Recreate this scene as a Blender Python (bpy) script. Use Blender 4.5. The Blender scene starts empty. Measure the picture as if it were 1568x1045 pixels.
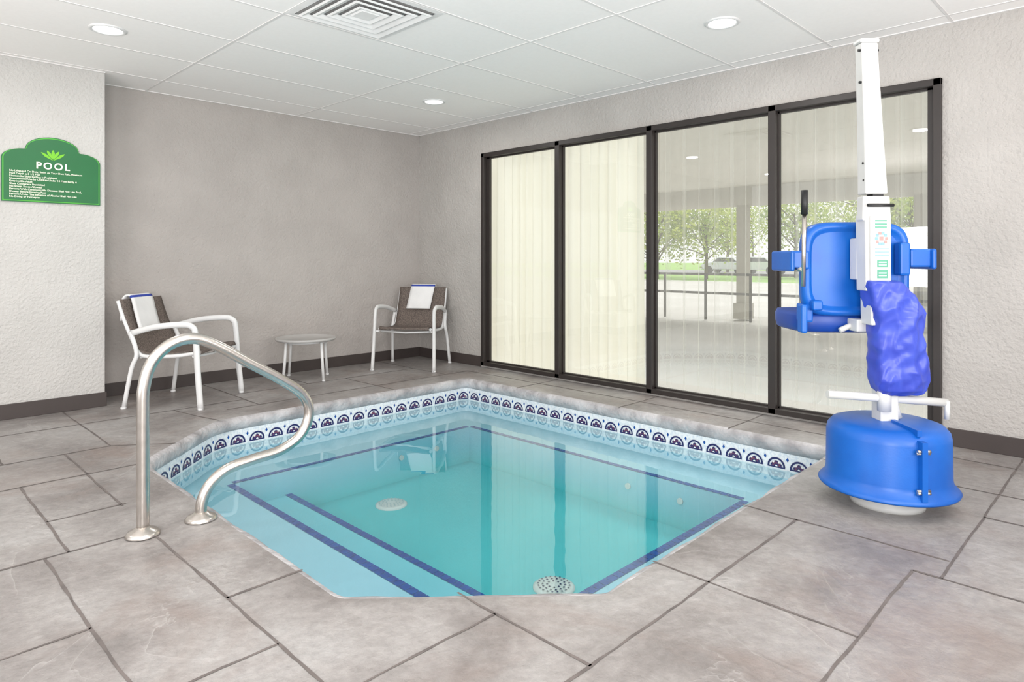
import bpy, bmesh, math, random
from mathutils import Vector, Matrix, noise
random.seed(7)
scene = bpy.context.scene
try:
    scene.view_settings.view_transform = 'Standard'
    scene.view_settings.look = 'None'
except Exception as e:
    print(e)

# ------------------------------------------------------------ materials
def new_mat(name):
    m = bpy.data.materials.new(name); m.use_nodes = True
    nt = m.node_tree; nt.nodes.clear()
    out = nt.nodes.new('ShaderNodeOutputMaterial')
    return m, nt, out

def pmat(name, col, rough=0.5, metal=0.0, col2=None, nscale=8.0, bump=0.0, bscale=60.0, emit=None, estr=0.0, detail=4, bdist=0.01, spec=0.5, contrast=(0.35,0.65)):
    m, nt, out = new_mat(name)
    b = nt.nodes.new('ShaderNodeBsdfPrincipled')
    b.inputs['Base Color'].default_value = (*col, 1)
    b.inputs['Roughness'].default_value = rough
    b.inputs['Metallic'].default_value = metal
    b.inputs['Specular IOR Level'].default_value = spec
    nt.links.new(b.outputs[0], out.inputs[0])
    tc = nt.nodes.new('ShaderNodeTexCoord')
    if col2 is None: col2 = tuple(c*0.93 for c in col)
    n = nt.nodes.new('ShaderNodeTexNoise'); n.inputs['Scale'].default_value = nscale; n.inputs['Detail'].default_value = detail
    r = nt.nodes.new('ShaderNodeValToRGB')
    r.color_ramp.elements[0].position = contrast[0]; r.color_ramp.elements[1].position = contrast[1]
    r.color_ramp.elements[0].color = (*col, 1); r.color_ramp.elements[1].color = (*col2, 1)
    nt.links.new(tc.outputs['Object'], n.inputs['Vector'])
    nt.links.new(n.outputs['Fac'], r.inputs[0]); nt.links.new(r.outputs[0], b.inputs['Base Color'])
    if bump > 0:
        n2 = nt.nodes.new('ShaderNodeTexNoise'); n2.inputs['Scale'].default_value = bscale; n2.inputs['Detail'].default_value = 3
        bp = nt.nodes.new('ShaderNodeBump'); bp.inputs['Strength'].default_value = bump; bp.inputs['Distance'].default_value = bdist
        nt.links.new(tc.outputs['Object'], n2.inputs['Vector'])
        nt.links.new(n2.outputs['Fac'], bp.inputs['Height']); nt.links.new(bp.outputs[0], b.inputs['Normal'])
    if emit:
        b.inputs['Emission Color'].default_value = (*emit, 1); b.inputs['Emission Strength'].default_value = estr
    return m

def s2l(r, g, b):
    f = lambda c: (c/255/12.92) if c/255 <= 0.04045 else ((c/255+0.055)/1.055)**2.4
    return (f(r), f(g), f(b))

M_wall_win = pmat('wall_paint_light', s2l(185,181,177), 0.85, col2=s2l(178,174,170), nscale=3, bump=0.7, bscale=45, bdist=0.014)
M_wall_back = pmat('wall_paint_taupe', s2l(180,174,170), 0.85, col2=s2l(174,168,164), nscale=3, bump=0.6, bscale=45, bdist=0.012)
M_pil = pmat('wall_paint_pale', s2l(198,196,193), 0.85, col2=s2l(192,190,187), nscale=3, bump=0.7, bscale=45, bdist=0.014)
M_base = pmat('baseboard_vinyl', s2l(70,62,60), 0.45)
M_ceil = pmat('ceiling_tile', s2l(251,248,246), 0.9, col2=s2l(249,246,244), nscale=40, bump=0.1, bscale=250, bdist=0.003)
M_grid = pmat('ceiling_grid', s2l(234,231,230), 0.5)
M_white = pmat('white_powdercoat', s2l(226,226,226), 0.35)
M_whitep = pmat('white_plastic', s2l(208,208,206), 0.4)
M_bronze = pmat('bronze_aluminium', s2l(48,42,40), 0.45, metal=0.0)
M_steel = pmat('brushed_steel', (0.66,0.62,0.58), 0.27, metal=1.0, col2=(0.60,0.56,0.52), nscale=30)
M_blue = pmat('blue_rotomoulded_plastic', s2l(8,96,188), 0.38, col2=s2l(6,86,176), nscale=5, bump=0.08, bscale=150, bdist=0.003)
M_dblue = pmat('navy_blue_plastic', s2l(18,66,155), 0.4)
M_vinyl = pmat('blue_vinyl', s2l(66,86,192), 0.38, col2=s2l(54,70,176), nscale=9)
M_black = pmat('black_rubber', s2l(25,25,27), 0.5)
M_sling = pmat('sling_weave', s2l(122,110,103), 0.8, col2=s2l(80,71,66), nscale=110, bump=0.5, bscale=300, bdist=0.003)
M_towel = pmat('towel_terry', s2l(236,236,236), 0.95, bump=0.5, bscale=300, bdist=0.004)
M_stripe = pmat('towel_stripe', s2l(50,70,165), 0.9)
M_tabletop = pmat('table_laminate', s2l(186,184,182), 0.4)
M_groove = pmat('groove_joint', s2l(112,104,101), 0.8, col2=s2l(92,86,84), nscale=12)
M_tilebg = pmat('waterline_tile', s2l(228,231,233), 0.2, col2=s2l(206,214,222), nscale=55, contrast=(0.45,0.6))
M_navy = pmat('navy_glaze', s2l(34,38,92), 0.2)
M_rust = pmat('plum_glaze', s2l(120,68,84), 0.2, col2=s2l(54,46,98), nscale=60)
M_tilew = pmat('white_glaze', s2l(238,238,235), 0.2)
M_line = pmat('cobalt_tile', s2l(10,78,158), 0.25, col2=s2l(6,58,134), nscale=20)
M_caulk = pmat('pale_grout', s2l(150,180,190), 0.6)
M_sign = pmat('sign_green', s2l(22,106,56), 0.4)
M_signb = pmat('sign_border_green', s2l(80,180,60), 0.4)
M_signt = pmat('sign_lettering', s2l(240,245,225), 0.5)
M_leaf_logo = pmat('sign_leaf', s2l(120,200,40), 0.5)
M_lens = pmat('downlight_lens', (1,1,1), 0.5, emit=(1,0.98,0.95), estr=6)
M_grass = pmat('grass', s2l(130,172,80), 0.9, col2=s2l(155,188,105), nscale=0.5)
M_pave = pmat('pavement', s2l(200,198,194), 0.8, col2=s2l(188,185,180), nscale=0.6)
M_asph = pmat('asphalt', s2l(150,150,152), 0.8)
M_soffit = pmat('portico_stucco', s2l(184,179,166), 0.8)
M_bark = pmat('bark', s2l(110,95,80), 0.9)
M_leaf = pmat('spring_leaves', s2l(190,198,80), 0.8, col2=s2l(145,172,60), nscale=1)
M_car = pmat('car_paint', s2l(225,228,232), 0.3)
M_carg = pmat('car_glass', s2l(50,55,60), 0.1)
M_vent = pmat('diffuser_enamel', s2l(242,240,239), 0.4)
M_dark = pmat('duct_shadow', s2l(165,165,165), 0.8)
M_label = pmat('label_white', s2l(212,224,224), 0.4)
M_lgreen = pmat('label_green', s2l(70,150,120), 0.4)
M_lblue = pmat('label_blue', s2l(120,160,190), 0.4)
M_lred = pmat('label_red', s2l(170,130,125), 0.4)
M_cop = pmat('coping_concrete', s2l(190,188,190), 0.5, col2=s2l(150,147,149), nscale=7, bump=0.8, bscale=14, bdist=0.03)

# stamped slate concrete
def deck_mat():
    m, nt, out = new_mat('stamped_slate_concrete')
    N=nt.nodes.new; L=nt.links.new
    def noi(scale,detail,rough=0.5,dist=0.0,loc=None):
        n=N('ShaderNodeTexNoise'); n.inputs['Scale'].default_value=scale; n.inputs['Detail'].default_value=detail
        n.inputs['Roughness'].default_value=rough; n.inputs['Distortion'].default_value=dist
        if loc:
            mp=N('ShaderNodeMapping'); mp.inputs['Location'].default_value=loc; L(tc.outputs['Object'],mp.inputs[0]); L(mp.outputs[0],n.inputs['Vector'])
        else: L(tc.outputs['Object'],n.inputs['Vector'])
        return n.outputs['Fac']
    def math_(op,a,b=None,c=None,clamp=False):
        n=N('ShaderNodeMath'); n.operation=op; n.use_clamp=clamp
        for i,v in enumerate((a,b,c)):
            if v is None: continue
            if isinstance(v,(int,float)): n.inputs[i].default_value=v
            else: L(v,n.inputs[i])
        return n.outputs[0]
    def mix(f,a,b,mode='MIX'):
        n=N('ShaderNodeMixRGB'); n.blend_type=mode
        if isinstance(f,(int,float)): n.inputs[0].default_value=f
        else: L(f,n.inputs[0])
        for i,v in ((1,a),(2,b)):
            if isinstance(v,tuple): n.inputs[i].default_value=(*v,1)
            else: L(v,n.inputs[i])
        return n.outputs[0]
    b = N('ShaderNodeBsdfPrincipled'); L(b.outputs[0], out.inputs[0])
    tc = N('ShaderNodeTexCoord')
    r = N('ShaderNodeValToRGB'); e = r.color_ramp.elements
    e[0].position = 0.30; e[0].color = (*s2l(118,113,111),1)
    e[1].position = 0.72; e[1].color = (*s2l(168,166,165),1)
    x = e.new(0.43); x.color = (*s2l(138,133,131),1)
    x = e.new(0.54); x.color = (*s2l(153,149,147),1)
    L(noi(1.7,8,0.6,0.4), r.inputs[0])
    fine = math_('MULTIPLY_ADD', noi(26,8,0.65), 0.7, 0.63)
    cmb = N('ShaderNodeCombineColor'); [L(fine,cmb.inputs[i]) for i in range(3)]
    c = mix(1.0, r.outputs[0], cmb.outputs[0], 'MULTIPLY')
    st = math_('MULTIPLY', math_('SUBTRACT', noi(1.6,8,0.6,0.6,(7.3,2.1,0)), 0.52, clamp=True), 4.5, clamp=True)
    c = mix(math_('MULTIPLY',st,0.75), c, s2l(134,119,112))
    # cleft edges of the slate stamp
    n2 = noi(1.5,5,0.55,0.7)
    fr = math_('FRACT', math_('MULTIPLY', n2, 7.0))
    ledge = math_('POWER', fr, 5.0)
    mask = math_('MULTIPLY', math_('SUBTRACT', noi(1.1,2,0.5,0,(3.0,9.0,0)), 0.46, clamp=True), 8.0, clamp=True)
    ledge = math_('MULTIPLY', ledge, mask)
    edge = math_('MULTIPLY', math_('POWER', fr, 30.0), mask)
    c = mix(math_('MULTIPLY',edge,0.35), c, s2l(196,193,191))
    L(c, b.inputs['Base Color'])
    h = math_('MULTIPLY_ADD', ledge, 0.22, math_('MULTIPLY', noi(11,9,0.6), 0.75))
    bp = N('ShaderNodeBump'); bp.inputs['Strength'].default_value = 0.5; bp.inputs['Distance'].default_value = 0.03
    L(h, bp.inputs['Height']); L(bp.outputs[0], b.inputs['Normal'])
    b.inputs['Roughness'].default_value = 0.42
    b.inputs['Specular IOR Level'].default_value = 0.45
    return m
M_deck = deck_mat()

def basin_mat():
    m, nt, out = new_mat('depth_tinted_plaster')
    b = nt.nodes.new('ShaderNodeBsdfPrincipled'); nt.links.new(b.outputs[0], out.inputs[0])
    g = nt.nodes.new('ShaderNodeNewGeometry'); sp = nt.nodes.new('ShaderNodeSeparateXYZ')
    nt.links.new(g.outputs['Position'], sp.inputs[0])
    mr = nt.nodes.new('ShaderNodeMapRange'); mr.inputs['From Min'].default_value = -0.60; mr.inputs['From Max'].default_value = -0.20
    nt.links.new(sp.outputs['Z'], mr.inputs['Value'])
    r = nt.nodes.new('ShaderNodeValToRGB'); e = r.color_ramp.elements  # painted into the plaster: water depth tint, plus lightening for walls in shade
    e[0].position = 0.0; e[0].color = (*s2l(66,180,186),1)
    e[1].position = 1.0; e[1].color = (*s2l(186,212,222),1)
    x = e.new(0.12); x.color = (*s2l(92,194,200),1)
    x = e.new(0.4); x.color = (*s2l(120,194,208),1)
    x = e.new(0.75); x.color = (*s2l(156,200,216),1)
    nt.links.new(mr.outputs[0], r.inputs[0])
    n = nt.nodes.new('ShaderNodeTexNoise'); n.inputs['Scale'].default_value = 1.2; n.inputs['Detail'].default_value = 4
    nt.links.new(g.outputs['Position'], n.inputs['Vector'])
    r2 = nt.nodes.new('ShaderNodeValToRGB'); r2.color_ramp.elements[0].position=0.35; r2.color_ramp.elements[1].position=0.65
    r2.color_ramp.elements[0].color=(0.88,0.93,0.94,1); r2.color_ramp.elements[1].color=(1,1,1,1)
    nt.links.new(n.outputs['Fac'], r2.inputs[0])
    mx = nt.nodes.new('ShaderNodeMixRGB'); mx.blend_type='MULTIPLY'; mx.inputs[0].default_value=1
    nt.links.new(r.outputs[0], mx.inputs[1]); nt.links.new(r2.outputs[0], mx.inputs[2]); nt.links.new(mx.outputs[0], b.inputs['Base Color'])
    b.inputs['Roughness'].default_value = 0.7
    return m
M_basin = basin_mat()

def glassy(name, tint, f0, bump=0.0, bscale=4.0, rough=0.0):
    # Schlick reflectance, symmetric for both sides of the sheet
    m, nt, out = new_mat(name)
    N=nt.nodes.new; L=nt.links.new
    tr = N('ShaderNodeBsdfTransparent'); tr.inputs[0].default_value = (*tint,1)
    gl = N('ShaderNodeBsdfGlossy'); gl.inputs['Roughness'].default_value = rough; gl.inputs[0].default_value=(1,1,1,1)
    lw = N('ShaderNodeLayerWeight'); lw.inputs[0].default_value = 0.5
    pw = N('ShaderNodeMath'); pw.operation='POWER'; pw.inputs[1].default_value=5.0; L(lw.outputs['Facing'], pw.inputs[0])
    ma = N('ShaderNodeMath'); ma.operation='MULTIPLY_ADD'; ma.inputs[1].default_value=1-f0; ma.inputs[2].default_value=f0; L(pw.outputs[0], ma.inputs[0])
    mix = N('ShaderNodeMixShader')
    L(ma.outputs[0], mix.inputs[0]); L(tr.outputs[0], mix.inputs[1]); L(gl.outputs[0], mix.inputs[2])
    if bump > 0:
        tc = N('ShaderNodeTexCoord')
        n = N('ShaderNodeTexNoise'); n.inputs['Scale'].default_value = bscale; n.inputs['Detail'].default_value = 2
        bp = N('ShaderNodeBump'); bp.inputs['Strength'].default_value = bump; bp.inputs['Distance'].default_value = 0.02
        L(tc.outputs['Object'], n.inputs['Vector']); L(n.outputs['Fac'], bp.inputs['Height'])
        L(bp.outputs[0], gl.inputs['Normal']); L(bp.outputs[0], lw.inputs['Normal'])
    L(mix.outputs[0], out.inputs[0])
    return m
M_water = glassy('water_surface', (0.86,0.97,0.98), 0.09, bump=0.05, bscale=3.5)
M_glass = glassy('window_glass', (0.95,0.97,0.96), 0.10)

def cloth(name, col, transp, trans=0.55):
    m, nt, out = new_mat(name)
    d = nt.nodes.new('ShaderNodeBsdfDiffuse'); d.inputs[0].default_value=(*col,1)
    t = nt.nodes.new('ShaderNodeBsdfTranslucent'); t.inputs[0].default_value=(*col,1)
    mx = nt.nodes.new('ShaderNodeMixShader'); mx.inputs[0].default_value=trans
    nt.links.new(d.outputs[0], mx.inputs[1]); nt.links.new(t.outputs[0], mx.inputs[2])
    tr = nt.nodes.new('ShaderNodeBsdfTransparent')
    m2 = nt.nodes.new('ShaderNodeMixShader')
    lw = nt.nodes.new('ShaderNodeLayerWeight'); lw.inputs[0].default_value = 0.35
    mr = nt.nodes.new('ShaderNodeMapRange'); mr.inputs['To Min'].default_value = transp; mr.inputs['To Max'].default_value = transp*0.35
    nt.links.new(lw.outputs['Facing'], mr.inputs['Value']); nt.links.new(mr.outputs[0], m2.inputs[0])
    nt.links.new(mx.outputs[0], m2.inputs[1]); nt.links.new(tr.outputs[0], m2.inputs[2])
    nt.links.new(m2.outputs[0], out.inputs[0])
    return m
M_curt = cloth('lined_curtain', s2l(252,250,240), 0.05, 0.6)
M_sheer = cloth('sheer_curtain', s2l(240,239,232), 0.80, 0.5)

# ------------------------------------------------------------ mesh helpers
def link(o, parent=None):
    scene.collection.objects.link(o)
    if parent: o.parent = parent
    return o
def empty(name, loc=(0,0,0), rz=0.0):
    e = bpy.data.objects.new(name, None); e.empty_display_size = 0.2
    e.location = loc; e.rotation_euler = (0,0,rz); scene.collection.objects.link(e); return e
def fin(bm, name, mats, parent=None, smooth=False, recalc=True, bevel=0.0, bseg=2):
    if recalc: bmesh.ops.recalc_face_normals(bm, faces=bm.faces)
    me = bpy.data.meshes.new(name); bm.to_mesh(me); bm.free()
    if not isinstance(mats, (list,tuple)): mats = [mats]
    for m in mats: me.materials.append(m)
    if smooth:
        for p in me.polygons: p.use_smooth = True
    o = bpy.data.objects.new(name, me); link(o, parent)
    if bevel > 0:
        md = o.modifiers.new('bevel','BEVEL'); md.width = bevel; md.segments = bseg; md.limit_method='ANGLE'
        md.angle_limit = math.radians(40)
    return o
def box(bm, x0,x1,y0,y1,z0,z1, mi=0, M=None):
    vs = [bm.verts.new(p) for p in [(x0,y0,z0),(x1,y0,z0),(x1,y1,z0),(x0,y1,z0),(x0,y0,z1),(x1,y0,z1),(x1,y1,z1),(x0,y1,z1)]]
    if M: 
        for v in vs: v.co = M @ v.co
    for f in [(0,3,2,1),(4,5,6,7),(0,1,5,4),(1,2,6,5),(2,3,7,6),(3,0,4,7)]:
        fc = bm.faces.new([vs[i] for i in f]); fc.material_index = mi
def quad(bm, pts, mi=0):
    f = bm.faces.new([bm.verts.new(p) for p in pts]); f.material_index = mi; return f
def lathe(bm, prof, seg=48, c=(0,0), mi=0, sx=1, sy=1, z0=0.0):
    rings=[]
    for r,z in prof:
        z+=z0
        if r < 1e-5: rings.append([bm.verts.new((c[0],c[1],z))])
        else: rings.append([bm.verts.new((c[0]+sx*r*math.cos(2*math.pi*i/seg), c[1]+sy*r*math.sin(2*math.pi*i/seg), z)) for i in range(seg)])
    for a,b in zip(rings,rings[1:]):
        for i in range(seg):
            j=(i+1)%seg
            if len(a)==1 and len(b)==1: continue
            if len(a)==1: f=bm.faces.new([a[0],b[j],b[i]])
            elif len(b)==1: f=bm.faces.new([a[i],a[j],b[0]])
            else: f=bm.faces.new([a[i],a[j],b[j],b[i]])
            f.material_index=mi; f.smooth=True
def smooth_path(pts, n=6):
    P=[Vector(p) for p in pts]; out=[]
    Q=[P[0]*2-P[1]]+P+[P[-1]*2-P[-2]]
    for i in range(1,len(Q)-2):
        p0,p1,p2,p3=Q[i-1:i+3]
        for k in range(n):
            t=k/n
            out.append(0.5*((2*p1)+(-p0+p2)*t+(2*p0-5*p1+4*p2-p3)*t*t+(-p0+3*p1-3*p2+p3)*t**3))
    out.append(P[-1]); return out
def tube(bm, pts, r, seg=12, mi=0, smooth=0, sx=1.0, sy=1.0, caps=True):
    P = smooth_path(pts, smooth) if smooth else [Vector(p) for p in pts]
    t0=(P[1]-P[0]).normalized()
    up=Vector((0,0,1)) if abs(t0.z)<0.9 else Vector((0,1,0))
    n=(up-t0*up.dot(t0)).normalized()
    rings=[]
    for i,p in enumerate(P):
        t=(P[min(i+1,len(P)-1)]-P[max(i-1,0)]).normalized()
        n=(n-t*n.dot(t)).normalized(); b=t.cross(n)
        rr = r[i] if isinstance(r,(list,tuple)) else r
        rings.append([bm.verts.new(p+(n*math.cos(2*math.pi*k/seg)*sx+b*math.sin(2*math.pi*k/seg)*sy)*rr) for k in range(seg)])
    for a,c in zip(rings,rings[1:]):
        for k in range(seg):
            j=(k+1)%seg; f=bm.faces.new([a[k],a[j],c[j],c[k]]); f.smooth=True; f.material_index=mi
    if caps:
        for rg in (rings[0],rings[-1]):
            f=bm.faces.new(rg); f.material_index=mi

# ------------------------------------------------------------ room constants (metres)
XW=4.787   # window wall
YB=6.275   # back wall
YP=5.89    # pier face
XP=1.43    # pier edge
H=2.608
X0,Y0=-3.2,-3.2
WY0,WY1,WZ1,WZ0=0.977,5.163,2.272,0.02

bm=bmesh.new(); box(bm, XP-0.3, XW+0.12, YB, YB+0.12, -0.02, H+0.05); fin(bm,'wall_back',M_wall_back)
bm=bmesh.new(); box(bm, X0, XP, YP, YB+0.12, -0.02, H+0.05); fin(bm,'wall_pier',M_pil)
bm=bmesh.new()
box(bm, XW, XW+0.12, WY1, YB, -0.02, H+0.05)
box(bm, XW, XW+0.12, Y0, WY0, -0.02, H+0.05)
box(bm, XW, XW+0.12, WY0, WY1, WZ1, H+0.05)
box(bm, XW, XW+0.12, WY0, WY1, -0.02, WZ0)
fin(bm,'wall_right',M_wall_win)
bm=bmesh.new(); box(bm, XP, XW, YB-0.012, YB, 0.0, 0.11); fin(bm,'baseboard_back',M_base,bevel=0.003)
bm=bmesh.new(); box(bm, X0, XP+0.012, YP-0.012, YP, 0.0, 0.11); box(bm, XP, XP+0.012, YP, YB, 0,0.11); fin(bm,'baseboard_left',M_base,bevel=0.003)
bm=bmesh.new(); box(bm, XW-0.012, XW, WY1+0.03, YB-0.012, 0.0, 0.11); box(bm, XW-0.012, XW, Y0, WY0-0.03, 0.0, 0.11); fin(bm,'baseboard_right',M_base,bevel=0.003)

bm=bmesh.new(); box(bm, X0, XW+0.12, Y0, YB+0.12, H, H+0.05); fin(bm,'ceiling',M_ceil)
bm=bmesh.new()
gy=[0.92+0.7*n for n in range(-5,8)]; gx=[1.83+1.4*n for n in range(-3,3)]
for y in gy:
    if Y0<y<YB: box(bm, X0, XW, y-0.008, y+0.008, H-0.003, H+0.001)
for x in gx:
    if x<XW: box(bm, x-0.008, x+0.008, Y0, YB, H-0.0035, H+0.001)
box(bm, XP, XW, YB-0.018, YB, H-0.006, H); box(bm, XW-0.018, XW, Y0, YB, H-0.006, H); box(bm, X0, XP, YP-0.018, YP, H-0.006, H)
fin(bm,'trim_1',M_grid)

# air diffuser
d=empty('ceiling_air_diffuser',(2.165,3.36,H))
bm=bmesh.new()
def sqring(bm, a, b, za, zb, mi=0):
    A=[(-a,-a,za),(a,-a,za),(a,a,za),(-a,a,za)]; B=[(-b,-b,zb),(b,-b,zb),(b,b,zb),(-b,b,zb)]
    for i in range(4):
        j=(i+1)%4; quad(bm,[A[i],A[j],B[j],B[i]],mi)
quad(bm,[(-.32,-.32,-0.002),(.32,-.32,-0.002),(.32,.32,-0.002),(-.32,.32,-0.002)],1)
sqring(bm,.335,.295,-0.004,-0.006); sqring(bm,.335,.335,-0.004,0)
for a in (.285,.225,.165,.105):
    sqring(bm,a,a-.036,-0.018,-0.004); sqring(bm,a,a-.012,-0.018,-0.024); sqring(bm,a-.012,a-.048,-0.024,-0.010)
quad(bm,[(-.055,-.055,-0.02),(.055,-.055,-0.02),(.055,.055,-0.02),(-.055,.055,-0.02)])
sqring(bm,.055,.075,-0.02,-0.006)
fin(bm,'louvres',[M_vent,M_dark],d,recalc=False)

# downlights
def downlight(x,y,energy=9):
    e=empty('recessed_downlight',(x,y,H))
    bm=bmesh.new(); lathe(bm,[(0.105,0),(0.105,-0.006),(0.095,-0.010),(0.084,-0.008),(0.080,-0.002),(0.080,0.0)]); fin(bm,'trim_ring',M_white,e)
    bm=bmesh.new(); lathe(bm,[(0.0,-0.004),(0.081,-0.004)]); fin(bm,'lens',M_lens,e)
    l=bpy.data.lights.new('lamp','AREA'); l.shape='DISK'; l.size=0.15; l.energy=energy; l.color=(1,0.97,0.93)
    lo=bpy.data.objects.new('lamp',l); lo.location=(0,0,-0.02); link(lo,e)
for (x,y) in [(1.173,4.764),(3.80,1.935),(3.83,4.80),(1.17,1.935),(-1.4,1.935),(-1.4,4.76),(3.8,-0.9),(1.17,-0.9)]:
    downlight(x,y)
# added fill lights without fixtures, aimed up to brighten the ceiling
def bounce(x,y,z,size,energy,tilt):
    l=bpy.data.lights.new('ceiling_fill','AREA'); l.shape='SQUARE'; l.size=size; l.energy=energy; l.color=(1,0.985,0.97)
    lo=bpy.data.objects.new('ceiling_fill',l); lo.location=(x,y,z)
    dv=Vector((tilt[0],tilt[1],1)).normalized(); lo.rotation_euler=dv.to_track_quat('-Z','Y').to_euler(); link(lo)
bounce(-0.8,-0.8,1.2,1.4,140,(0.9,1.0))
bounce(-1.4,2.6,1.2,1.2,62,(1.0,0.4))
bounce(2.2,-1.2,1.2,1.2,55,(0.4,1.0))
l=bpy.data.lights.new('sun','SUN'); l.energy=2.4; l.angle=math.radians(25); l.color=(1,0.975,0.93)
lo=bpy.data.objects.new('sun',l); dv=Vector((-math.cos(math.radians(60)),-0.12,-math.sin(math.radians(60)))); lo.rotation_euler=dv.to_track_quat('-Z','Y').to_euler(); lo.location=(12,3,12); link(lo)

# ------------------------------------------------------------ pool
POLY=[(4.2,4.77),(1.87,4.77),(1.2,4.1),(1.2,2.0),(1.84,1.385),(4.2,1.42)]
def offset(poly,d):  # CCW, d>0 outward
    n=len(poly); out=[]
    L=[]
    for i in range(n):
        a=Vector(poly[i]); b=Vector(poly[(i+1)%n]); t=(b-a).normalized(); nn=Vector((t.y,-t.x))
        L.append((a+nn*d,t))
    for i in range(n):
        p,t=L[i-1]; q,s=L[i]
        den=t.x*s.y-t.y*s.x
        k=((q-p).x*s.y-(q-p).y*s.x)/den
        out.append(tuple(p+t*k))
    return out
def roundpoly(poly, r, seg=5, radii=None, sub=0):
    out=[]; n=len(poly)
    for i in range(n):
        rr = radii[i] if radii else r
        a=Vector(poly[i-1]); b=Vector(poly[i]); c=Vector(poly[(i+1)%n])
        p=b+(a-b).normalized()*rr; q=b+(c-b).normalized()*rr
        for k in range(seg+1):
            t=k/seg; v=(1-t)**2*p+2*t*(1-t)*b+t*t*q; out.append((v.x,v.y))
        if sub:
            r2=radii[(i+1)%n]; e=c+(b-c).normalized()*r2
            for k in range(1,sub):
                v=q.lerp(e,k/sub); out.append((v.x,v.y))
    return out
RAD=[0.05,0.16,0.16,0.04,0.03,0.05]
WALL=roundpoly(offset(POLY,0.012),0,radii=RAD)
def fill(bm, loops, z, mi=0):
    edges=[]
    for lp in loops:
        vs=[bm.verts.new((x,y,z)) for x,y in lp]
        edges+= [bm.edges.new((vs[i],vs[(i+1)%len(vs)])) for i in range(len(vs))]
    r=bmesh.ops.triangle_fill(bm, use_beauty=True, use_dissolve=False, edges=edges)
    for g in r['geom']:
        if isinstance(g,bmesh.types.BMFace):
            g.material_index=mi
            g.normal_update()
            if g.normal.z<0: g.normal_flip()
CR=[0.06,0.18,0.18,0.06,0.05,0.06]
CO=roundpoly(offset(POLY,0.10),0,radii=CR)
bm=bmesh.new(); fill(bm,[[(X0,Y0),(XW+0.12,Y0),(XW+0.12,YB+0.1),(X0,YB+0.1)],CO],0.0); fin(bm,'floor',M_deck,recalc=False)

pool=empty('swimming_pool')
bm=bmesh.new()
prof=[(0.10,0.0),(0.03,0.0),(0.008,-0.004),(-0.006,-0.018),(-0.010,-0.045),(0.0,-0.078),(0.012,-0.090),(0.03,-0.094)]
rings=[]
for o_,z in prof:
    lp=roundpoly(offset(POLY,o_),0,radii=RAD,sub=40) if o_<0.09 else roundpoly(offset(POLY,0.10),0,radii=CR,sub=40)
    ring=[]
    for x,y in lp:
        v=Vector((x,y,z))
        if -0.09<z<-0.001:
            k=noise.noise(Vector((x*5,y*5,z*12)))*0.012+noise.noise(Vector((x*13,y*13,z*20)))*0.006
            c=Vector((2.7,3.1,z)); v+= (c-v).normalized()*k
            v.z+=noise.noise(Vector((x*6+9,y*6,z*10)))*0.004-0.002
        ring.append(bm.verts.new(v))
    rings.append(ring)
for r_i,(a,b) in enumerate(zip(rings,rings[1:])):
    n=len(a)
    for i in range(n):
        j=(i+1)%n; f=bm.faces.new([a[i],a[j],b[j],b[i]]); f.smooth=True; f.material_index=0 if r_i<1 else 1
fin(bm,'coping',[M_deck,M_cop],pool)
WL=-0.20
bm=bmesh.new()
n=len(WALL)
for i in range(n):
    a=WALL[i]; b=WALL[(i+1)%n]
    quad(bm,[(a[0],a[1],-0.25),(b[0],b[1],-0.25),(b[0],b[1],-0.088),(a[0],a[1],-0.088)])
cum=[0]
for i in range(n):
    a=Vector(WALL[i]); b=Vector(WALL[(i+1)%n]); cum.append(cum[-1]+(b-a).length)
tot=cum[-1]; cnt=round(tot/0.145); stp=tot/cnt
def at(s,z,off=0.002):
    s%=tot
    for i in range(n):
        if cum[i]<=s<=cum[i+1]:
            a=Vector(WALL[i]); b=Vector(WALL[(i+1)%n]); L=(b-a).length
            if L<1e-6: continue
            t=(b-a)/L; nn=Vector((-t.y,t.x)); p=a+t*(s-cum[i])+nn*off
            return (p.x,p.y,z)
    return (WALL[0][0],WALL[0][1],z)
def band(s,zc,r0,r1,mi,off,a0=0,a1=math.pi,seg=14):
    for k in range(seg):
        t0=a0+(a1-a0)*k/seg; t1=a0+(a1-a0)*(k+1)/seg
        q=[(r0,t0),(r1,t0),(r1,t1),(r0,t1)]
        pts=[at(s+r*math.cos(t),zc+r*math.sin(t),off) for r,t in q]
        if r0<1e-4: pts=pts[1:3]+[pts[0]]
        quad(bm,pts,mi)
for k in range(cnt):
    s=(k+0.5)*stp; zc=-0.182
    band(s,zc,0.045,0.057,1,0.003)
    band(s,zc,0.0,0.034,2,0.003)
    for j in range(5):
        t=math.pi*(j+0.5)/5; band(s,zc,0.026,0.037,3 if j%2 else 1,0.004,t-0.18,t+0.18,2)
    band(s,zc,0.0,0.016,1,0.004); band(s,zc,0.0,0.009,3,0.005)
    quad(bm,[at(s-0.057,zc-0.009,0.003),at(s+0.057,zc-0.009,0.003),at(s+0.057,zc,0.003),at(s-0.057,zc,0.003)],1)
    sm=s+stp/2
    quad(bm,[at(sm,-0.144,0.003),at(sm+0.009,-0.129,0.003),at(sm,-0.114,0.003),at(sm-0.009,-0.129,0.003)],4)
fin(bm,'waterline_tiles',[M_tilebg,M_navy,M_rust,M_tilew,M_line],pool,recalc=False)
IX0,IX1,IY0,IY1=1.75,3.76,1.79,4.23
ZB,ZS,ZF=-0.29,-0.45,-0.58
SX=2.14
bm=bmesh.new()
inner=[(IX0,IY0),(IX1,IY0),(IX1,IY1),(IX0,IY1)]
fill(bm,[WALL,inner],ZB)
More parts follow.
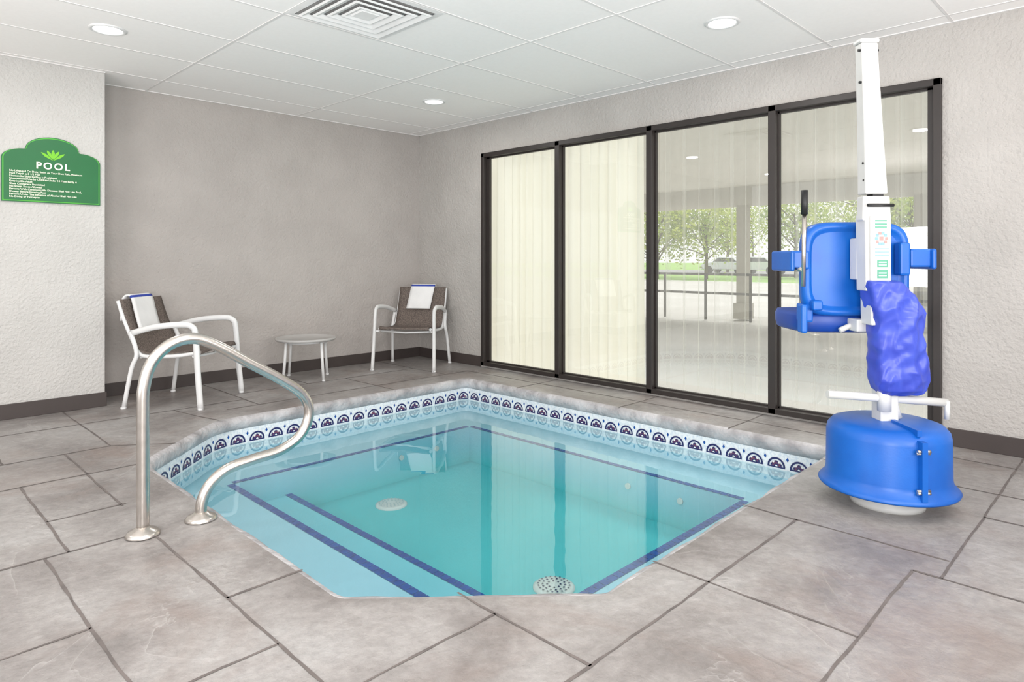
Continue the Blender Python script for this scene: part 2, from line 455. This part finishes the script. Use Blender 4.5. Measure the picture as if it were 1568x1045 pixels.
for i in range(n):
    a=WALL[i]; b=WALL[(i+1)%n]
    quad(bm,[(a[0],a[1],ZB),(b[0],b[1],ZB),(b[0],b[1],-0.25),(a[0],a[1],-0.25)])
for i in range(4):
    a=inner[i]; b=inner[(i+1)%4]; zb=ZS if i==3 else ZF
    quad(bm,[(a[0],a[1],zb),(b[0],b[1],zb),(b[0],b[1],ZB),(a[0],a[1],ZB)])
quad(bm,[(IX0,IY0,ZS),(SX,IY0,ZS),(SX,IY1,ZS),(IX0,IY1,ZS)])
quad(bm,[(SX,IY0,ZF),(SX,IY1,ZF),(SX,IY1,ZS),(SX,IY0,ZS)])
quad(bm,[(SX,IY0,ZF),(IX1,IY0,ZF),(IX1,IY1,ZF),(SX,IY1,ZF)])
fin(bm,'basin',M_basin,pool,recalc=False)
bm=bmesh.new()
def tilerow(p,q,z,w,side):
    p=Vector(p); q=Vector(q); L=(q-p).length; t=(q-p)/L; nn=Vector((-t.y,t.x))*side
    k=max(1,round(L/0.05)); st=L/k
    for i in range(k):
        a=p+t*(i*st+0.0015); b=p+t*((i+1)*st-0.0015)
        quad(bm,[(a.x,a.y,z),(b.x,b.y,z),(b.x+nn.x*w,b.y+nn.y*w,z),(a.x+nn.x*w,a.y+nn.y*w,z)])
w=0.045
tilerow((IX0,IY1),(IX1,IY1),ZB+0.003,w,1)
tilerow((IX1,IY0),(IX1,IY1),ZB+0.003,w,-1)
tilerow((IX0,IY0),(IX0,IY1),ZB+0.003,w,1)
tilerow((IX0,IY0),(IX1,IY0),ZB+0.003,w,-1)
tilerow((SX,IY0),(SX,IY1),ZS+0.003,w,1)
fin(bm,'step_edge_tiles',M_line,pool,recalc=False)
for i,(dx,dy) in enumerate([(2.70,3.86),(2.62,2.28)]):
    bm=bmesh.new()
    lathe(bm,[(0.11,ZF),(0.11,ZF+0.008),(0.09,ZF+0.016),(0.0,ZF+0.02)],40,(dx,dy))
    for rr,m_ in ((0.035,8),(0.06,14),(0.083,20)):
        for k in range(m_):
            a=2*math.pi*k/m_; z=ZF+0.0215
            c=(dx+rr*math.cos(a),dy+rr*math.sin(a))
            quad(bm,[(c[0]-.005,c[1]-.005,z),(c[0]+.005,c[1]-.005,z),(c[0]+.005,c[1]+.005,z),(c[0]-.005,c[1]+.005,z)],1)
    fin(bm,'drain_cover_%d'%(i+1),[M_whitep,M_caulk if i==0 else M_navy],pool,recalc=False)
bm=bmesh.new()
for (x,y) in ((3.05,4.23),(3.4,4.23)):
    tube(bm,[(x,y,-0.40),(x,y-0.012,-0.40)],0.02,20)
for y in (2.6,2.2):
    tube(bm,[(3.76,y,-0.40),(3.748,y,-0.40)],0.02,20)
fin(bm,'return_jets',M_whitep,pool)
bm=bmesh.new(); 
f=bm.faces.new([bm.verts.new((x,y,WL)) for x,y in WALL]); f.normal_update()
if f.normal.z<0: f.normal_flip()
fin(bm,'water',M_water,pool,recalc=False)

# deck grooves
G=[((0.54,-1),(0.54,3.05)),((0.62,3.05),(0.62,4.09)),((0.91,0.9),(0.91,3.05)),((0.91,3.45),(0.91,4.6)),
((-3.1,3.05),(0.93,3.05)),((0.62,3.47),(0.93,3.47)),((-3.1,2.37),(0.54,2.37)),((0.54,1.88),(0.91,1.88)),((0.91,2.26),(1.19,2.26)),
((0.91,1.54),(1.48,1.54)),((1.48,1.15),(1.48,1.73)),((0.91,1.15),(2.95,1.15)),((2.16,0.66),(2.16,1.38)),((-1,0.66),(2.77,0.66)),
((2.95,0.58),(2.95,1.40)),((2.77,0.57),(4.787,0.57)),((2.77,-0.5),(2.77,0.66)),((3.56,-0.4),(3.56,0.57)),((3.95,0.57),(3.95,1.41)),
((0.3,4.09),(1.2,4.09)),((-0.2,4.6),(1.15,4.6)),((0.62,4.6),(0.62,5.35)),((0.3,5.35),(2.3,5.35)),((1.15,4.6),(1.15,5.89)),((1.15,4.6),(1.45,4.38)),
((1.87,4.78),(1.75,5.35)),((2.3,5.1),(2.3,6.26)),((3.39,4.78),(3.39,5.6)),((2.3,5.6),(4.2,5.6)),((3.0,5.6),(3.0,6.26)),((4.2,5.08),(4.2,6.26)),
((4.21,4.1),(4.78,4.1)),((4.21,3.0),(4.78,3.0)),((4.21,2.1),(4.78,2.1)),((4.5,0.57),(4.5,5.08)),((2.05,5.08),(4.5,5.08)),
((0.2,3.05),(0.2,4.6)),((0,1.2),(0,3.05)),((1.48,0.0),(1.48,0.66)),((-1,0.0),(4.7,0.0)),((3.95,-0.6),(3.95,0.57))]
bm=bmesh.new()
for a,b in G:
    a=Vector((*a,0)); b=Vector((*b,0)); L=(b-a).length; k=max(2,int(L/0.04)); t=(b-a)/L; nn=Vector((-t.y,t.x,0))
    prev=None
    for i in range(k+1):
        p=a+t*L*i/k
        w=0.0048+0.003*noise.noise(p*9); wob=0.007*noise.noise(p*3+Vector((3,1,7)))+0.003*noise.noise(p*14)
        q=[p+nn*(wob+w),p+nn*(wob-w)]
        vs=[bm.verts.new((v.x,v.y,0.0015)) for v in q]
        if prev: bm.faces.new([prev[0],prev[1],vs[1],vs[0]])
        prev=vs
for f in bm.faces:
    f.normal_update()
    if f.normal.z<0: f.normal_flip()
fin(bm,'floor_joint_lines',M_groove,recalc=False)

# ------------------------------------------------------------ window
win=empty('window_1')
bm=bmesh.new()
fx0,fx1=XW-0.035,XW+0.06
box(bm,fx0,fx1,WY1-0.045,WY1,WZ0,WZ1); box(bm,fx0,fx1,WY0,WY0+0.045,WZ0,WZ1)
box(bm,fx0,fx1,WY0,WY1,WZ1-0.045,WZ1); box(bm,fx0,fx1,WY0,WY1,WZ0,WZ0+0.04)
for y in (4.10,3.08,2.035): box(bm,fx0,fx1,y-0.028,y+0.028,WZ0,WZ1)
fin(bm,'frame',M_bronze,win,bevel=0.004)
bm=bmesh.new()
ys=[WY0+0.045,2.035,3.08,4.10,WY1-0.045]
for i in range(4):
    a,b=ys[i],ys[i+1]
    for (p,q,r_,s_) in ((a,b,WZ0+0.04,WZ0+0.052),(a,b,WZ1-0.058,WZ1-0.045)): box(bm,XW+0.015,XW+0.045,p,q,r_,s_)
    box(bm,XW+0.015,XW+0.045,a,a+0.038,WZ0+.04,WZ1-.04) ; box(bm,XW+0.015,XW+0.045,b-0.038,b,WZ0+.04,WZ1-.04)
fin(bm,'sashes',M_bronze,win)
bm=bmesh.new(); quad(bm,[(XW+0.03,WY0+0.02,WZ0+0.02),(XW+0.03,WY0+0.02,WZ1-0.02),(XW+0.03,WY1-0.02,WZ1-0.02),(XW+0.03,WY1-0.02,WZ0+0.02)]); fin(bm,'glass',M_glass,win,recalc=False)

def curtain(name,y0,y1,mat,per,amp,x0):
    bm=bmesh.new(); N=int((y1-y0)/0.008); prev=None
    zs=[0.03,0.5,1.1,1.7,2.2,2.33]
    for i in range(N+1):
        y=y0+(y1-y0)*i/N
        col=[]
        for z in zs:
            k=1.0-0.25*(z/2.3)
            ph=2*math.pi*y/per+1.1*math.sin(y*5.3)+0.5*math.sin(y*13.1+z*0.3)
            col.append(bm.verts.new((x0+amp*k*math.sin(ph)+0.006*math.sin(ph*2.3),y+0.3*amp*math.cos(ph)*k,z)))
        if prev:
            for a in range(len(zs)-1):
                f=bm.faces.new([prev[a],col[a],col[a+1],prev[a+1]]); f.smooth=True
        prev=col
    return fin(bm,name,mat,recalc=False)
curtain('curtain',3.30,5.85,M_curt,0.115,0.042,XW+0.215)
curtain('curtain',0.4,3.4,M_sheer,0.14,0.042,XW+0.29)

# ------------------------------------------------------------ outdoors
bm=bmesh.new(); quad(bm,[(XW+0.12,-60,-0.17),(36,-60,-0.17),(36,90,-0.17),(XW+0.12,90,-0.17)]); fin(bm,'outdoor_pavement',M_pave,recalc=False)
bm=bmesh.new(); quad(bm,[(36,-60,-0.16),(200,-60,-0.16),(200,150,-0.16),(36,150,-0.16)]); fin(bm,'lawn',M_grass,recalc=False)
bm=bmesh.new(); quad(bm,[(52,-60,-0.14),(70,-60,-0.14),(70,150,-0.14),(52,150,-0.14)]); fin(bm,'road',M_asph,recalc=False)
p=empty('entrance_portico')
bm=bmesh.new(); box(bm,10,13.9,-4,10,2.3,5.6); fin(bm,'canopy',M_soffit,p,bevel=0.03)
bm=bmesh.new()
for y in (-3.5,0.9,3.1,6.45,9.5):
    box(bm,13.5,13.75,y-0.10,y+0.10,-0.14,2.3); box(bm,13.45,13.8,y-0.15,y+0.15,-0.14,0.2)
fin(bm,'columns',M_soffit,p)
ra=empty('patio_railing',(13.0,0,-0.15))
bm=bmesh.new()
for z in (0.95,0.55): box(bm,-.02,.02,-3,9,z,z+.05)
for k in range(13): box(bm,-.025,.025,-3+k-.02,-3+k+.02,0,.98)
fin(bm,'rails',M_bronze,ra)
def tree(x,y,h):
    e=empty('spring_tree',(x,y,-0.15))
    bm=bmesh.new(); tube(bm,[(0,0,0),(0.05,0,h*.35),(0,0.1,h*.75)],[0.13,0.1,0.05],8)
    tips=[]
    for k in range(16):
        a=random.random()*6.28; z0=h*(.2+.5*random.random()); r=h*(.12+.30*random.random())
        tip=(r*math.cos(a),r*math.sin(a),z0+h*.35*random.random()+.08*h)
        tube(bm,[(0.03,0,z0),(tip[0]*.5,tip[1]*.5,(z0+tip[2])/2+.1),tip],[0.05,0.03,0.015],6); tips.append(tip)
    fin(bm,'trunk',M_bark,e)
    bm=bmesh.new()
    for k in range(2600):
        t=random.choice(tips); s=h*0.11
        c=Vector((t[0]+random.gauss(0,s),t[1]+random.gauss(0,s),t[2]+random.gauss(0,s)))
        u=Vector((random.gauss(0,1),random.gauss(0,1),random.gauss(0,1))).normalized(); v=u.orthogonal().normalized(); r=.13
        quad(bm,[c+u*r,c+v*r*.6,c-u*r,c-v*r*.6])
    fin(bm,'foliage',M_leaf,e,recalc=False)
for (x,y,h) in [(40,21.5,5.4),(38,24,5.2),(46,18,6),(44,13,6),(43,10.3,5.4),(60,30,7),(50,8.5,6.5),(42,27,5.5),(75,24,8),(72,33,8),(74,14,8)]: tree(x,y,h)
def car(x,y,rz):
    e=empty('parked_car',(x,y,-0.12),rz)
    bm=bmesh.new()
    P=[(-2.2,.35),(-2.2,.85),(-1.9,.98),(-1.35,1.02),(-0.9,1.42),(0.5,1.45),(1.1,1.0),(2.0,.85),(2.2,.65),(2.2,.35)]
    L=[bm.verts.new((a,-.85,z)) for a,z in P]; R=[bm.verts.new((a,.85,z)) for a,z in P]
    bm.faces.new(L); bm.faces.new(R[::-1])
    for i in range(len(P)): j=(i+1)%len(P); bm.faces.new([L[i],R[i],R[j],L[j]])
    fin(bm,'body',M_car,e,bevel=0.06)
    bm=bmesh.new()
    for s in (-.86,.86): quad(bm,[(-1.25,s,1.04),(-.85,s,1.36),(.45,s,1.38),(.95,s,1.04)])
    fin(bm,'side_windows',M_carg,e)
    bm=bmesh.new()
    for a in (-1.35,1.35):
        for s in (-.75,.75): tube(bm,[(a,s-.12,.33),(a,s+.12,.33)],.33,20)
    fin(bm,'wheels',M_black,e)
car(54,24,math.radians(80)); car(56,15,math.radians(90)); car(55,27.5,math.radians(90))

# ------------------------------------------------------------ handrail
hr=empty('pool_handrail',(0,0,0.003))
bm=bmesh.new(); yr=3.02
pts=[(.872,0),(.872,.30),(.872,.50),(.876,.61),(.905,.71),(.975,.78),(1.07,.80),(1.167,.762),(1.32,.665),(1.475,.567),(1.585,.48),(1.622,.385),(1.58,.285),(1.475,.228),(1.335,.212),(1.215,.192),(1.14,.138),(1.108,.07),(1.105,0)]
tube(bm,[(a,yr,b) for a,b in pts],0.0245,20,smooth=6)
fin(bm,'tube',M_steel,hr)
bm=bmesh.new()
for x in (.872,1.105): lathe(bm,[(0.066,0.0),(0.066,0.006),(0.057,0.016),(0.034,0.026),(0.025,0.034),(0.0,0.034)],32,(x,yr))
fin(bm,'escutcheons',M_steel,hr)

# ------------------------------------------------------------ sign
sg=empty('pool_rules_sign',(1.089,YP-0.003,1.565))
def signshape(hw,hh,top,ins):
    P=[(-hw,0),(hw,0),(hw,hh)]
    R=[]
    for k in range(1,8):
        t=k/7*math.pi/2; R.append((hw-(hw*0.44)*(1-math.cos(t)), hh+0.072*math.sin(t)))
    for k in range(0,9):
        t=k/9; x=(hw*0.54)*math.cos(t*math.pi/2); R.append((x, hh+0.078+(top-hh-0.078)*math.sin(t*math.pi/2)))
    P+=R; P.append((0,top)); P+=[(-x,z) for x,z in R[::-1]]
    P.append((-hw,hh)); return [(x,z+ins) for x,z in P]
def plate(name,P,y0,y1,mat):
    bm=bmesh.new()
    A=[bm.verts.new((x,y0,z)) for x,z in P]; B=[bm.verts.new((x,y1,z)) for x,z in P]
    bm.faces.new(A); bm.faces.new(B[::-1])
    for i in range(len(P)): j=(i+1)%len(P); bm.faces.new([A[i],A[j],B[j],B[i]])
    fin(bm,name,mat,sg)
plate('back_plate',signshape(0.307,0.315,0.487,0),0.003,-0.010,M_sign)
plate('border',signshape(0.301,0.309,0.475,0.006),-0.010,-0.013,M_signb)
plate('face',signshape(0.294,0.302,0.461,0.013),-0.013,-0.016,M_sign)
def text(s,x,z,size,name,mat,align='LEFT',off=0.0):
    c=bpy.data.curves.new(name,'FONT'); c.body=s; c.size=size; c.align_x=align; c.extrude=0.001; c.offset=off
    o=bpy.data.objects.new(name,c); o.rotation_euler=(math.pi/2,0,0); o.location=(x,-0.0185,z); c.materials.append(mat); link(o,sg); return o
t=text('POOL',0.0,0.250,0.068,'title',M_signt,'CENTER',0.0018); t.data.space_character=1.3
lines=['No Lifeguard On Duty, Swim At Your Own Risk, Maximum','Pool Depth is 3 1/2 Feet','Unattended Solo Bathing Is Prohibited','Unsupervised Use by Children Under 14 Must Be By A','Responsible Adult','Glass Containers Prohibited','No Street Shoes Allowed','Persons With Communicable Diseases Shall Not Use Pool,','Shower Before Entering Pool','Persons Under The Influence of Alcohol Shall Not Use','No Diving or Horseplay']
for i,l in enumerate(lines): text(l,-0.262,0.216-0.0186*i,0.0185,'rule_line_%d'%(i+1),M_signt,off=0.0003)
bm=bmesh.new()
for (x0,z0,x1,z1,w_) in [(0,.325,0,.395,.016),(0,.322,-.038,.388,.015),(0,.322,.038,.388,.015),(0,.316,-.075,.372,.014),(0,.316,.075,.372,.014)]:
    a=Vector((x0,0,z0)); b=Vector((x1,0,z1)); dd=(b-a).normalized(); nn=Vector((dd.z,0,-dd.x)); L=(b-a).length
    pr=[(0,0),(.35,.7),(.6,1),(.85,.6),(1,0),(.85,-.6),(.6,-1),(.35,-.7)]
    vs=[bm.verts.new(a+dd*L*u+nn*w_*.7*v+Vector((0,-0.0175,0))) for u,v in pr]; bm.faces.new(vs)
fin(bm,'leaf_emblem',M_leaf_logo,sg,recalc=False)

# ------------------------------------------------------------ chairs
def chair(x,y,rz,towel_side=0.0):
    e=empty('sling_armchair',(x,y,0),rz)
    bm=bmesh.new()
    for s in (-1,1):
        tube(bm,[(.29,s*.33,0),(.262,s*.322,.30),(.242,s*.316,.57),(.215,s*.316,.630),(.14,s*.316,.648),(-.08,s*.312,.628),(-.29,s*.285,.575)],0.0175,10,smooth=5,sx=1.0,sy=1.35)
        tube(bm,[(-.41,s*.262,.825),(-.36,s*.265,.68),(-.28,s*.268,.50),(-.235,s*.27,.42),(-.16,s*.272,.395),(.05,s*.272,.40),(.23,s*.272,.425)],0.0145,10,smooth=5)
        tube(bm,[(-.32,s*.33,0),(-.27,s*.312,.30),(-.235,s*.30,.42),(-.29,s*.29,.585)],0.0165,10,smooth=4)
        tube(bm,[(.23,s*.272,.40),(.245,s*.318,.40)],0.012,8)
        tube(bm,[(-.235,s*.27,.40),(-.25,s*.30,.40)],0.012,8)
        lathe(bm,[(0,0),(0.021,0),(0.021,0.015),(0.0,0.015)],12,(.29,s*.33)); lathe(bm,[(0,0),(0.021,0),(0.021,0.015),(0.0,0.015)],12,(-.32,s*.33))
    tube(bm,[(.20,-.272,.40),(.20,0,.385),(.20,.272,.40)],0.011,8)
    tube(bm,[(-.22,-.27,.39),(-.22,.27,.39)],0.011,8)
    tube(bm,[(-.395,-.262,.80),(-.41,0,.805),(-.395,.262,.80)],0.010,8)
    fin(bm,'frame',M_white,e)
    path=smooth_path([(-.41,.83,0),(-.36,.68,0),(-.285,.50,0),(-.235,.425,0),(-.16,.40,0),(.05,.405,0),(.23,.43,0),(.25,.42,0)],5)
    path=[(p.x,p.y) for p in path]
    bm=bmesh.new()
    def strip(path,w,off,sag,th,mi=0,ws=10,yc=0.0,skew=0.0):
        g=[]
        for i,(px,pz) in enumerate(path):
            a=path[max(i-1,0)]; b=path[min(i+1,len(path)-1)]; t=Vector((b[0]-a[0],b[1]-a[1])).normalized(); nn=Vector((-t.y,t.x))
            row=[]
            for k in range(ws+1):
                v=-1+2*k/ws; s_=sag*(1-v*v)
                row.append(bm.verts.new((px+nn.x*(off-s_),yc+w*v+skew*(pz-.8),pz+nn.y*(off-s_))))
            g.append(row)
        for r1,r2 in zip(g,g[1:]):
            for k in range(ws): f=bm.faces.new([r1[k],r1[k+1],r2[k+1],r2[k]]); f.smooth=True; f.material_index=mi
    strip(path,.266,0.016,0.016,0)
    o=fin(bm,'sling',M_sling,e,recalc=False); md=o.modifiers.new('s','SOLIDIFY'); md.thickness=0.006
    bm=bmesh.new()
    tp=[(-.450,.66),(-.456,.74),(-.452,.82),(-.437,.852),(-.410,.862),(-.384,.850),(-.362,.80),(-.336,.72),(-.306,.64),(-.290,.60)]
    tp=[(p.x,p.y) for p in smooth_path([(a,b,0) for a,b in tp],4)]
    strip(tp,.135,0.0,0.0,0,ws=8,yc=towel_side,skew=0.12)
    for f in bm.faces:
        c=f.calc_center_median()
        if c.x>-.40 and .842<c.z<.856: f.material_index=1
    o=fin(bm,'towel',[M_towel,M_stripe],e,recalc=False); md=o.modifiers.new('s','SOLIDIFY'); md.thickness=0.014; md.offset=0
chair(1.96,5.64,math.radians(-49),-0.02)
chair(4.25,5.70,math.radians(-145),0.0)

# ------------------------------------------------------------ side table
tb=empty('side_table',(3.12,5.87,0))
bm=bmesh.new(); lathe(bm,[(0,.372),(.272,.372),(.281,.380),(.283,.390),(.278,.398),(.268,.398),(.262,.392),(0,.392)],56); fin(bm,'round_top',M_tabletop,tb)
bm=bmesh.new()
lathe(bm,[(.19,.372),(.19,.352),(.205,.352),(.205,.372)],48)
for k in range(4):
    a=math.radians(100+90*k); c,s=math.cos(a),math.sin(a)
    tube(bm,[(.225*c,.225*s,.372),(.238*c,.238*s,.2),(.258*c,.258*s,0)],0.0135,10)
    lathe(bm,[(0,0),(0.017,0),(0.017,0.012),(0,0.012)],10,(.258*c,.258*s))
fin(bm,'legs',M_white,tb)

# ------------------------------------------------------------ pool lift
TH=math.radians(-45.34)
lf=empty('pool_access_lift',(3.46,0.93,0),TH)
bm=bmesh.new(); lathe(bm,[(0,0),(.158,0),(.158,.02),(.15,.03),(.15,.16),(0,.16)],48); fin(bm,'foot',M_whitep,lf)
bm=bmesh.new()
lathe(bm,[(.24,.11),(.272,.090),(.292,.084),(.296,.092),(.285,.105),(.268,.122),(.262,.15),(.260,.33),(.254,.356),(.236,.378),(.20,.390),(.12,.394),(0,.394)],64)
box(bm,-.012,.012,-.290,-.25,.105,.36); box(bm,-.01,.01,-.25,-.05,.375,.404)
fin(bm,'base_cover',M_blue,lf)
bm=bmesh.new()
for z in (.14,.32):
    for x in (-.02,.02): tube(bm,[(x*.4,-.28,z),(x*1.4,-.28,z)],0.008,10)
tube(bm,[(-.03,-.278,.15),(.03,-.278,.15)],0.006,8); tube(bm,[(-.03,-.275,.31),(.03,-.275,.31)],0.006,8)
fin(bm,'cover_bolts',M_steel,lf)
def loft(bm,secs,mi=0):
    R=[]
    for z,x,y,w_,d_ in secs:
        R.append([bm.verts.new(p) for p in [(x-w_/2,y-d_/2,z),(x+w_/2,y-d_/2,z),(x+w_/2,y+d_/2,z),(x-w_/2,y+d_/2,z)]])
    for a,b in zip(R,R[1:]):
        for i in range(4): j=(i+1)%4; f=bm.faces.new([a[i],a[j],b[j],b[i]]); f.material_index=mi
    bm.faces.new(R[0]); bm.faces.new(R[-1])
bm=bmesh.new()
loft(bm,[(.38,-.01,0,.084,.084),(.56,-.01,0,.084,.084)])
loft(bm,[(.54,-.015,0,.075,.09),(1.06,-.055,0,.085,.09)])
loft(bm,[(.84,-.052,0,.095,.10),(1.35,-.058,0,.095,.10)])
loft(bm,[(1.0,-.103,0.01,.028,.09),(1.36,-.108,0.01,.028,.09)])
loft(bm,[(1.33,-.063,0,.135,.06),(1.445,-.065,0,.125,.06)])
loft(bm,[(1.455,-.068,0,.105,.075),(1.75,-.080,0,.09,.07),(2.165,-.098,0,.078,.06)])
loft(bm,[(2.165,-.098,0,.092,.07),(2.185,-.098,0,.092,.07)])
fin(bm,'mast',M_whitep,lf,bevel=0.006)
bm=bmesh.new()
loft(bm,[(1.44,-.055,0,.05,.05),(1.457,-.055,0,.05,.05)])
for z in (2.13,1.98,1.6,1.52):
    x=-.098+(2.165-z)*.042; tube(bm,[(x-.052,-.02,z),(x+.045,-.02,z)],0.006,8)
tube(bm,[(-.12,-.055,1.40),(.0,-.055,1.40)],0.008,8)
fin(bm,'mast_fasteners',M_black,lf)
bm=bmesh.new(); yf=-.0515
def lab(x0,x1,z0,z1,mi,dy=0): quad(bm,[(x0,yf-dy,z0),(x1,yf-dy,z0),(x1,yf-dy,z1),(x0,yf-dy,z1)],mi)
lab(-.098,-.012,1.045,1.345,0)
lab(-.075,-.025,1.06,1.10,1,.001); lab(-.075,-.025,1.112,1.145,1,.001)
for z in (1.07,1.082,1.12,1.132): lab(-.068,-.032,z,z+.005,0,.002)
for z in (1.165,1.180,1.195): lab(-.085,-.02,z,z+.005,2,.001)
for k in range(10):
    a=2*math.pi*k/10; x=-.055+.024*math.cos(a); z=1.245+.026*math.sin(a); lab(x-.007,x+.007,z-.007,z+.007,2 if k%3 else 3,.001)
lab(-.065,-.045,1.235,1.255,3,.001)
for z in (1.295,1.31,1.325): lab(-.085,-.03,z,z+.006,1,.001)
fin(bm,'instruction_labels',[M_label,M_lgreen,M_lblue,M_lred],lf,recalc=False)
bm=bmesh.new()
tube(bm,[(-.29,-.02,.515),(.0,-.02,.495),(.27,-.02,.475)],0.019,14)
tube(bm,[(.265,-.03,.40),(.265,-.03,.485)],0.012,10)
tube(bm,[(-.03,-.03,.44),(-.03,-.03,.56)],0.03,14); tube(bm,[(.03,.0,.47),(.05,.0,.40)],0.02,12)
fin(bm,'crossbar',M_whitep,lf)
# vinyl cover
bm=bmesh.new(); R=[]
secs=[(1.050,-.045,.070,.05),(1.042,-.040,.078,.07),(1.0,-.020,.092,.085),(.95,.010,.112,.09),(.90,.028,.122,.088),(.86,.030,.118,.085),(.80,.026,.110,.085),(.72,.034,.116,.08),(.64,.040,.124,.082),(.585,.044,.126,.08),(.54,.044,.115,.07),(.515,.045,.085,.04)]
zz=[]
for i in range(len(secs)-1):
    for k in range(8):
        t=k/8; zz.append(tuple(a*(1-t)+b*t for a,b in zip(secs[i],secs[i+1])))
zz.append(secs[-1])
NS=96
for z,x,w_,d_ in zz:
    ring=[]
    for k in range(NS):
        a=2*math.pi*k/NS; c,s=math.cos(a),math.sin(a)
        c2=math.copysign(abs(c)**.55,c); s2=math.copysign(abs(s)**.55,s)
        p=Vector((x+w_*c2,-.02+d_*s2,z))
        r1=1-abs(noise.noise(Vector((p.x*8+p.z*5,p.y*8,p.z*5-p.x*6))))*2.2
        r2=1-abs(noise.noise(Vector((p.x*19-p.z*8,p.y*17,p.z*8+p.x*5))))*2.4
        nz=(r1-.5)*.010+(r2-.5)*.009
        ring.append(bm.verts.new(p+Vector((c*.6,s*1.3,0))*nz))
    R.append(ring)
for a,b in zip(R,R[1:]):
    for k in range(NS): j=(k+1)%NS; f=bm.faces.new([a[k],a[j],b[j],b[k]]); f.smooth=True
bm.faces.new(R[0]); bm.faces.new(R[-1])
o=fin(bm,'actuator_cover',M_vinyl,lf); 
def shell(name,cx,cz,hw,hh,y0,th,mat,rim=0.022,pw=5,flat=False):
    bm=bmesh.new(); N=56
    def ring(sc_w,sc_h,y):
        out=[]
        for k in range(N):
            a=2*math.pi*k/N; c,s=math.cos(a),math.sin(a)
            u=math.copysign(abs(c)**(2/pw),c)*sc_w; v=math.copysign(abs(s)**(2/pw),s)*sc_h
            p=(cx+u,y,cz+v) if not flat else (cx+u,cz+v,y)
            out.append(bm.verts.new(p))
        return out
    rs=[ring(hw-rim*2.2,hh-rim*2.2,y0+th*.35),ring(hw-rim*1.6,hh-rim*1.6,y0+th*.1),ring(hw-rim,hh-rim,y0),ring(hw-rim*.3,hh-rim*.3,y0+th*.1),ring(hw,hh,y0+th*.4),ring(hw,hh,y0+th*.8),ring(hw-rim*.4,hh-rim*.4,y0+th),ring(hw-rim*2,hh-rim*2,y0+th*.8)]
    for a,b in zip(rs,rs[1:]):
        for k in range(N): j=(k+1)%N; f=bm.faces.new([a[k],a[j],b[j],b[k]]); f.smooth=True
    bm.faces.new(rs[0]); bm.faces.new(rs[-1])
    return fin(bm,name,mat,lf)
shell('seat_back',-.085,1.10,.262,.232,.10,.075,M_blue)
shell('seat_pan',-.085,.33,.265,.20,.785,.10,M_dblue,flat=True)
bm=bmesh.new()
box(bm,-.345,-.30,.10,.20,.84,.93); box(bm,.13,.175,.10,.20,.84,.95)
box(bm,-.42,-.33,.07,.13,1.10,1.19); box(bm,-.43,-.41,.05,.30,1.09,1.19)
box(bm,.155,.26,.07,.13,1.11,1.20); box(bm,.25,.272,.05,.30,1.10,1.20)
box(bm,.10,.15,.06,.12,1.07,1.23); box(bm,-.32,-.27,.06,.12,.90,.95)
box(bm,-.37,-.34,.07,.13,.79,.93)
fin(bm,'seat_brackets',M_blue,lf,bevel=0.01)
bm=bmesh.new(); tube(bm,[(-.395,.0,1.02),(-.390,.0,1.37)],0.010,12,mi=0); tube(bm,[(-.390,.0,1.36),(-.389,.0,1.475)],0.015,12,mi=1)
tube(bm,[(-.395,.0,1.10),(-.395,.09,1.10)],0.012,10,mi=0)
fin(bm,'control_lever',[M_steel,M_black],lf)
bm=bmesh.new(); box(bm,-.12,-.02,.04,.11,1.05,1.25); box(bm,-.12,-.04,.04,.2,.80,.86); tube(bm,[(-.08,.11,.84),(-.17,.11,.80)],0.014,10)
fin(bm,'seat_mount',M_whitep,lf,bevel=0.006)

# ------------------------------------------------------------ world & camera
w=bpy.data.worlds.new('overcast_sky'); scene.world=w; w.use_nodes=True
bg=w.node_tree.nodes['Background']; bg.inputs[0].default_value=(1.0,0.99,0.98,1); bg.inputs[1].default_value=1.2

cam=bpy.data.cameras.new('camera'); cam.sensor_width=36; cam.lens=1010/1568*36; cam.shift_y=-125.7/1568; cam.clip_end=500; cam.clip_start=0.05
co=bpy.data.objects.new('camera',cam); co.location=(0,0,1.15); co.rotation_euler=(math.pi/2,0,TH); link(co)
scene.camera=co
